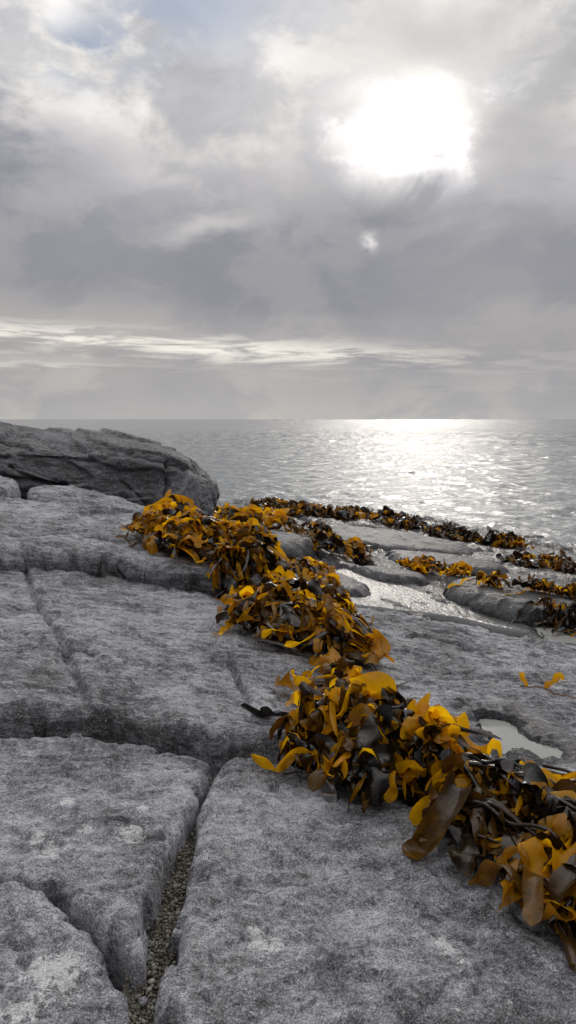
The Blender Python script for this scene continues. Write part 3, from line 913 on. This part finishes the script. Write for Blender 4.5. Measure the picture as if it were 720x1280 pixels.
far_t('strip of amber kelp over the whale-backed ledge', [(605, 731, .16, .05), (640, 735, .20, .06), (680, 741, .20, .07), (720, 748, .22, .08), (660, 738, .2, .05)], 95, 902, .09, .26, .4)
far_t('dark kelp tangle with amber tips at the water edge, outermost on the shelf', [(650, 706, .5, .18), (690, 712, .55, .2), (725, 718, .5, .2), (620, 702, .3, .1), (760, 722, .5, .2)], 190, 903, .14, .36, .5)
far_t('red-brown limp wrack below the whale-backed ledge', [(700, 781, .22, .08), (725, 788, .3, .1), (680, 774, .15, .05)], 90, 904, .06, .3, .75)
far_t('brown and amber weed strip at the near end of the shoreline band', [(370, 640, .8, .25), (410, 644, .9, .25), (450, 648, .8, .25), (340, 636, .7, .2)], 260, 905, .2, .5, .55, tint_lo=.25)
far_t('dark weed strip midway along the shoreline band', [(480, 654, .7, .22), (515, 660, .7, .25), (550, 666, .7, .28), (500, 655, .6, .2)], 260, 906, .16, .42, .72, tint_lo=.25)
far_t('dark bushy weed at the outer end of the shoreline band', [(580, 672, .6, .28), (610, 676, .5, .26), (640, 681, .35, .14), (560, 668, .5, .2)], 220, 907, .15, .4, .78, tint_lo=.25)

# single fronds and scraps
def scrap(name, label, px, py, parts_, seed, spread=.0):
    R = random.Random(seed); H = Heap([(px, py, .01, 0.0)])
    root = bpy.data.objects.new(name, None); root.empty_display_size = .05; link(root)
    p = pix_on_rock(px, py); root.location = p; tag(root, label, 'kelp'); bpy.context.view_layer.update()
    for kind, dx, dy, az, e, L, Wd, tn in parts_:
        M = blade(H, R, p.x + dx, p.y + dy, az, e, L, Wd, tn, 18, 7, .3, .005, .7, .6, .35, .15)
        mesh_obj('blade', M[0], M[1], KELP, root, attrs={'tint': M[2]})
    return root, p, H, R
ro, p, H, R = scrap('kelp_frond', 'lone amber kelp frond with two curled blades, stranded on bare rock', 682, 862,
    [('b', -.10, .04, rad(150), .25, .10, .05, .16), ('b', -.01, .0, rad(-14), .12, .15, .055, .12)], 5)
q = [(p.x - .14 + i * .026, p.y + .06 - i * .012, H.rz(p.x - .14 + i * .026, p.y + .06 - i * .012) + .008) for i in range(16)]
M = tube(q, .005, .003, .5); mesh_obj('stipe', M[0], M[1], KELP, ro, attrs={'tint': M[2]})
scrap('kelp_scrap', 'small curled amber scrap of kelp beside the middle tangle', 372, 860, [('b', 0, 0, rad(190), .6, .10, .06, .05), ('b', .01, 0, rad(10), .2, .12, .04, .3)], 6)
scrap('kelp_scrap', 'tiny dark shrivelled scrap hanging below the big tangle', 455, 1018, [('b', 0, 0, rad(-80), .1, .09, .03, .55), ('b', .0, .02, rad(80), .1, .06, .02, .5)], 7)

# ------------------------------------------------------------------ gravel in the crack, pebbles
def pebble_geo(R, c, r_, sub=1):
    import bmesh
    bm = bmesh.new(); bmesh.ops.create_icosphere(bm, subdivisions=sub, radius=1)
    s = Vector((R.uniform(.8, 1.3), R.uniform(.7, 1.1), R.uniform(.5, .85))) * r_; rot = R.uniform(0, 6.28)
    V = []
    for v in bm.verts:
        k = 1 + .12 * math.sin(v.co.x * 3 + rot * 3) + .08 * math.sin(v.co.y * 5 + rot)
        q = Vector((v.co.x * s.x, v.co.y * s.y, v.co.z * s.z)) * k; q.rotate(__import__('mathutils').Euler((R.uniform(-.1, .1), 0, rot))); V.append(tuple(q + Vector(c)))
    f = [[v.index for v in fc.verts] for fc in bm.faces]; bm.free()
    return np.array(V), np.array(f)
def gravel_mat():
    m, t, b = material('crack_gravel')
    pos = t.new('ShaderNodeNewGeometry').outputs['Position']
    rnd = t.new('ShaderNodeNewGeometry').outputs['Random Per Island']
    c = t.ramp(rnd, [(0, (.06, .052, .036)), (.5, (.125, .11, .08)), (.9, (.18, .165, .13)), (1, (.34, .33, .30))])
    c = t.mix(t.m('MULTIPLY', t.maprange(t.noise(pos, 120, 4, .7), .4, .6), .5), c, (.05, .045, .03))
    t.put(b.inputs['Base Color'], c); b.inputs['Roughness'].default_value = .55
    t.put(b.inputs['Normal'], t.bump(t.noise(pos, 160, 3), .003)); return m
GRAV = gravel_mat()
Rg = random.Random(9); gv, gf, off = [], [], 0
cl = [(268, 962), (254, 985), (247, 1010), (238, 1035), (231, 1062), (222, 1085), (213, 1110), (205, 1140), (200, 1165), (192, 1190), (184, 1212), (180, 1240), (178, 1270), (174, 1300)]
clw = chaikin([hit(*p_) for p_ in cl], 2, False)
for i in range(5000):
    k = Rg.random() * (len(clw) - 1); a_ = int(k); c = clw[a_] * (1 - k + a_) + clw[min(a_ + 1, len(clw) - 1)] * (k - a_)
    x, y = c[0] + Rg.gauss(0, .028), c[1] + Rg.gauss(0, .02)
    g0 = float(G(np.array([x]), np.array([y]))[0]) - .058 + .03 * float(noise(np.array([x * 9.]), np.array([y * 9.]))[0])
    r_ = Rg.uniform(.002, .005) if Rg.random() < .93 else Rg.uniform(.006, .012)
    V, f = pebble_geo(Rg, (x, y, g0 + Rg.uniform(-.015, .012)), r_, 1); gv.append(V); gf.append(f + off); off += len(V)
# bed of fine grit under the pebbles
tag(mesh_obj('gravel', np.vstack(gv), np.vstack(gf), GRAV, smooth=True), kind='stuff')
strip = []; w_ = .075
for i, c in enumerate(clw):
    t_ = clw[min(i + 1, len(clw) - 1)] - clw[max(i - 1, 0)]; nn = np.array([-t_[1], t_[0]]) / (np.linalg.norm(t_) + 1e-9)
    for j in range(9):
        u = (j / 8 - .5) * 2 * w_; q = c + nn * u
        strip.append((q[0], q[1], float(G(q[:1], q[1:])[0]) - .085 + .006 * float(noise(q[:1] * 40, q[1:] * 40)[0])))
tag(mesh_obj('grit', np.array(strip), gridfaces(len(clw), 9), GRAV), kind='stuff')
for (px, py, r_, lab) in [(188, 1214, .014, 'smooth round grey pebble resting in the crack where the three blocks meet'),
                          (179, 1268, .016, 'pale angular pebble low in the crack'), (172, 1218, .009, 'tiny dark pebble beside the round grey one in the crack')]:
    x, y = hit(px, py, -.08)
    V, f = pebble_geo(Rg, (x, y, float(G(np.array([x]), np.array([y]))[0]) - .045), r_, 3)
    tag(mesh_obj('pebble', V, f, ROCK, attrs={'patch': np.full(len(V), .35 if 'pale' in lab else 0), 'wet': np.zeros(len(V))}), lab, 'pebble', 'loose pebbles in the crack')

# ------------------------------------------------------------------ sky
sd = Vector(ray(524, 158)).normalized()
SUN_EL = math.asin(sd.z); SUN_AZ = math.atan2(sd.x, sd.y)
wd = bpy.data.worlds.new('World'); S.world = wd; wd.use_nodes = True
t = NT(wd.node_tree); t.n.clear()
gen = t.new('ShaderNodeTexCoord').outputs['Generated']
dirn = t.vm('NORMALIZE', gen)
sep = t.new('ShaderNodeSeparateXYZ'); t.put(sep.inputs[0], dirn); dx, dy, dz = sep.outputs
sky = t.new('ShaderNodeTexSky', sky_type='NISHITA', sun_disc=False); sky.sun_elevation = SUN_EL; sky.sun_rotation = SUN_AZ
# cloud deck coordinates: a layer seen in perspective, denser towards the horizon
zz = t.m('ADD', t.m('MAXIMUM', dz, 0), .10)
comb = t.new('ShaderNodeCombineXYZ'); t.put(comb.inputs[0], t.m('DIVIDE', dx, zz)); t.put(comb.inputs[1], t.m('DIVIDE', dy, zz)); comb.inputs[2].default_value = 3.3
deck = comb.outputs[0]
n1 = t.noise(t.mapping(dirn, loc=(3, 1, 0), scale=(1, 1, 1.9)), 3.4, 5, .52)
wv = t.vm('SCALE', t.noise(t.mapping(dirn, scale=(1, 1, 1.3)), 5, 3, .5, out=1)); wv.node.inputs['Scale'].default_value = .10
dw = t.vm('ADD', dirn, wv)
n2 = t.noise(t.mapping(dw, loc=(4, 2, 0), scale=(1, 1, 1.7)), 6.0, 9, .60)
n3 = t.noise(t.mapping(dw, loc=(1, 8, 0), scale=(1, 1, 1.5)), 15, 8, .62); n3c = t.m('SUBTRACT', n3, .5)
n1c = t.m('SUBTRACT', n1, .5); n2c = t.m('SUBTRACT', n2, .5)
elv = t.m('ARCSINE', dz); azm = t.m('ARCTAN2', dx, dy)
n3 = t.noise(t.mapping(dirn, loc=(1, 8, 0), scale=(1, 1, 1.5)), 8, 6, .58, .5); n3c = t.m('SUBTRACT', n3, .5)
n1c = t.m('SUBTRACT', n1, .5); n2c = t.m('SUBTRACT', n2, .5)
# elevation in degrees, warped by the cloud noise
edeg = t.m('MULTIPLY', elv, 180 / math.pi)
adeg = t.m('MULTIPLY', azm, 180 / math.pi)
wn = t.noise(t.mapping(dirn, scale=(1, 1, 3)), 3.2, 5, .6)
wnc = t.m('SUBTRACT', wn, .5)
ew = t.m('ADD', edeg, t.m('MULTIPLY', wnc, t.maprange(edeg, 3, 16, 1.2, 13)))
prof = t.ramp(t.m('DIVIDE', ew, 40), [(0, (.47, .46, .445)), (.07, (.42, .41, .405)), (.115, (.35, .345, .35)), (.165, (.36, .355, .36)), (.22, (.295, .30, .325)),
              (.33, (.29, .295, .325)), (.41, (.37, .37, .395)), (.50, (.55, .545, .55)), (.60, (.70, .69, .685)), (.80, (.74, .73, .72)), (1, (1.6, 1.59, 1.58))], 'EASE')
puff = t.m('ADD', t.m('MULTIPLY', t.m('SUBTRACT', t.maprange(n2, .43, .58), .5), .62), t.m('ADD', t.m('MULTIPLY', n1c, 1.3), t.m('MULTIPLY', n3c, .9)))
mod = t.m('ADD', 1, t.m('MULTIPLY', puff, t.maprange(edeg, 9, 19, .24, 1.1)))
col = t.vm('MULTIPLY', prof, mod)
col = t.vm('MULTIPLY', col, t.mix(t.maprange(mod, .7, 1.2), (.93, .95, 1.03), (1.03, 1.0, .965)))
def px2ang(px, py):
    d = Vector(ray(px, py)).normalized(); return math.degrees(math.atan2(d.x, d.y)), math.degrees(math.asin(d.z))
def blob(px, py, sx, sy, warp=3.0):
    a0, e0 = px2ang(px, py)
    ax = t.m('DIVIDE', t.m('SUBTRACT', t.m('ADD', adeg, t.m('MULTIPLY', n2c, warp * 2)), a0), sx)
    ey = t.m('DIVIDE', t.m('SUBTRACT', t.m('ADD', edeg, t.m('MULTIPLY', n1c, warp * 2)), e0), sy)
    r2 = t.m('ADD', t.m('MULTIPLY', ax, ax), t.m('MULTIPLY', ey, ey))
    return t.m('EXPONENT', t.m('MULTIPLY', r2, -1))
# left dark bank, right dark shoulder
for (px, py, sx, sy, k, c) in [(110, 195, 12, 3.0, .55, (.34, .345, .385)), (30, 235, 9, 3, .35, (.34, .345, .38)), (330, 95, 5, 2.0, .25, (.42, .41, .41)), (680, 120, 5, 4, .75, (.38, .375, .385)),
                                (640, 255, 9, 2.0, .6, (.37, .365, .38)), (420, 250, 7, 1.8, .55, (.36, .36, .375)), (600, 335, 12, 2.6, .4, (.30, .30, .32)), (600, 480, 10, 2.0, .55, (.29, .29, .31)), (560, 5, 9, 3.6, .85, (.50, .495, .49))]:
    col = t.mix(t.m('MULTIPLY', blob(px, py, sx, sy, 7), k), col, c)
# lit gaps
for (px, py, sx, sy, k, c) in [(255, 272, 4, .8, .55, (.72, .69, .66)), (40, 30, 8, 3, .45, (.78, .77, .75)), (300, 190, 8, 2.5, .30, (.66, .63, .61)), (430, 60, 8, 4, .15, (.80, .77, .74))]:
    col = t.mix(t.m('MULTIPLY', blob(px, py, sx, sy, 7), k), col, c)
# thin bright slit above the horizon, strongest to one side
sl = t.noise(t.mapping(dirn, scale=(1, 1, 9)), 7, 6, .62, .4)
slw = t.m('ADD', edeg, t.m('MULTIPLY', t.m('SUBTRACT', sl, .5), 3.4))
for e0, sg, k, a_hi, a_lo in [(5.0, .85, 1.0, -4, 20), (3.1, .40, .40, -18, -2)]:
    g = t.m('DIVIDE', t.m('SUBTRACT', t.m('ADD', slw, t.m('MULTIPLY', adeg, .045)), e0), sg)
    g = t.m('EXPONENT', t.m('MULTIPLY', t.m('MULTIPLY', g, g), -1))
    g = t.m('MULTIPLY', g, t.maprange(adeg, a_hi, a_lo, 1, .12))
    g = t.m('MULTIPLY', g, t.maprange(sl, .42, .58, .10, 1))
    col = t.mix(t.m('MULTIPLY', g, k * 1.0, clamp=True), col, (.92, .87, .79))
# blue gaps show the clear sky behind
nsk = t.vm('SCALE', sky.outputs[0]); 
nsk.node.inputs['Scale'].default_value = .045
bl = t.m('ADD', blob(235, 10, 6, 1.9, 2.5), blob(100, 52, 3.6, 1.7, 2.5), clamp=True)
bl = t.m('MULTIPLY', bl, t.maprange(n3, .36, .48))
col = t.mix(t.m('MULTIPLY', bl, .9), col, t.mix(.7, nsk, (.34, .42, .58)))
# veiled sun: forward-scattered glow through the cloud, broken by the cloud pattern
dt = t.vm('DOT_PRODUCT', dirn, tuple(sd), out='Value')
ang = t.m('MULTIPLY', t.m('ARCCOSINE', t.m('MINIMUM', dt, .999999)), 180 / math.pi)
angw = t.m('ADD', ang, t.m('MULTIPLY', t.m('ADD', t.m('MULTIPLY', n2c, 1.4), n3c), t.maprange(ang, 1, 5, 3.0, 11)))
angw = t.m('MAXIMUM', angw, t.m('MULTIPLY', ang, .66))
low = t.maprange(t.m('ADD', edeg, t.m('MULTIPLY', t.m('ADD', n2c, n3c), 7)), 12.8, 17.2, .05, 1)
g1 = t.m('MULTIPLY', t.m('EXPONENT', t.m('MULTIPLY', t.m('POWER', t.m('DIVIDE', angw, 3.3), 2), -1)), 1.0)
g2 = t.m('MULTIPLY', t.m('EXPONENT', t.m('MULTIPLY', t.m('DIVIDE', angw, 7.5), -1)), t.maprange(n2, .36, .60, .42, .20))
glow = t.m('MULTIPLY', t.m('ADD', g1, g2), low)
glow = t.m('MULTIPLY', glow, t.m('SUBTRACT', 1, t.m('MULTIPLY', blob(675, 150, 3.6, 3.0, 6), .6)))
glow = t.m('MULTIPLY', glow, t.maprange(ang, 1.5, 4.5, 1, t.maprange(n2, .38, .62, 1.15, .45)))
g3 = t.m('MULTIPLY', t.m('EXPONENT', t.m('MULTIPLY', t.m('DIVIDE', ang, 16), -1)), .07)
glow = t.m('MULTIPLY', glow, t.m('SUBTRACT', 1, t.m('MULTIPLY', blob(560, 10, 8, 3.4, 5), .7)))
glow = t.m('ADD', glow, g3)
glow = t.m('ADD', glow, t.m('MULTIPLY', blob(467, 313, .42, .5, 2.6), .42))
gcol = t.vm('SCALE', (1.0, .955, .90)); t.put(gcol.node.inputs['Scale'], glow)
col = t.vm('ADD', col, gcol)
# unseen sky away from the sun, dimmed to deepen shade on camera-facing rock
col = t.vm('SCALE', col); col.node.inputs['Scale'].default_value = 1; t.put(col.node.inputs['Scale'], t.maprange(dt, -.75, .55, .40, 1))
# below the horizon: dull sea light
col = t.mix(t.maprange(edeg, -1.5, -.2), (.16, .165, .17), col)
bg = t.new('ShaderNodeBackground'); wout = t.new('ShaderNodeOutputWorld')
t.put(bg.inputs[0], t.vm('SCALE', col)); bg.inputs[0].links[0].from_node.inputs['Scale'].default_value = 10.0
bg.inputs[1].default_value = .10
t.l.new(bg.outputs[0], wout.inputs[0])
wd.cycles.sampling_method = 'MANUAL'; wd.cycles.sample_map_resolution = 1024

ld = bpy.data.lights.new('sun', 'SUN'); ld.energy = .55; ld.angle = rad(10); ld.color = (1, .93, .84)
lo = bpy.data.objects.new('sun', ld); link(lo); lo.rotation_euler = (-sd).to_track_quat('-Z', 'Y').to_euler(); lo.location = sd * 30

# ------------------------------------------------------------------ camera
cd = bpy.data.cameras.new('camera'); cam = bpy.data.objects.new('camera', cd); link(cam)
cam.location = (0, 0, CAMZ); cam.rotation_euler = (math.pi / 2 - PITCH, 0, 0)
cd.sensor_fit = 'VERTICAL'; cd.sensor_height = 24; cd.lens = 24 * F / 1280
cd.clip_start = .05; cd.clip_end = 60000
S.camera = cam

vs = S.view_settings; vs.view_transform = 'Standard'; vs.look = 'None'; vs.exposure = 0; vs.gamma = 1; vs.use_curve_mapping = False
S.cycles.use_denoising = True
S.cycles.max_bounces = 6; S.cycles.transmission_bounces = 4; S.cycles.sample_clamp_indirect = 4
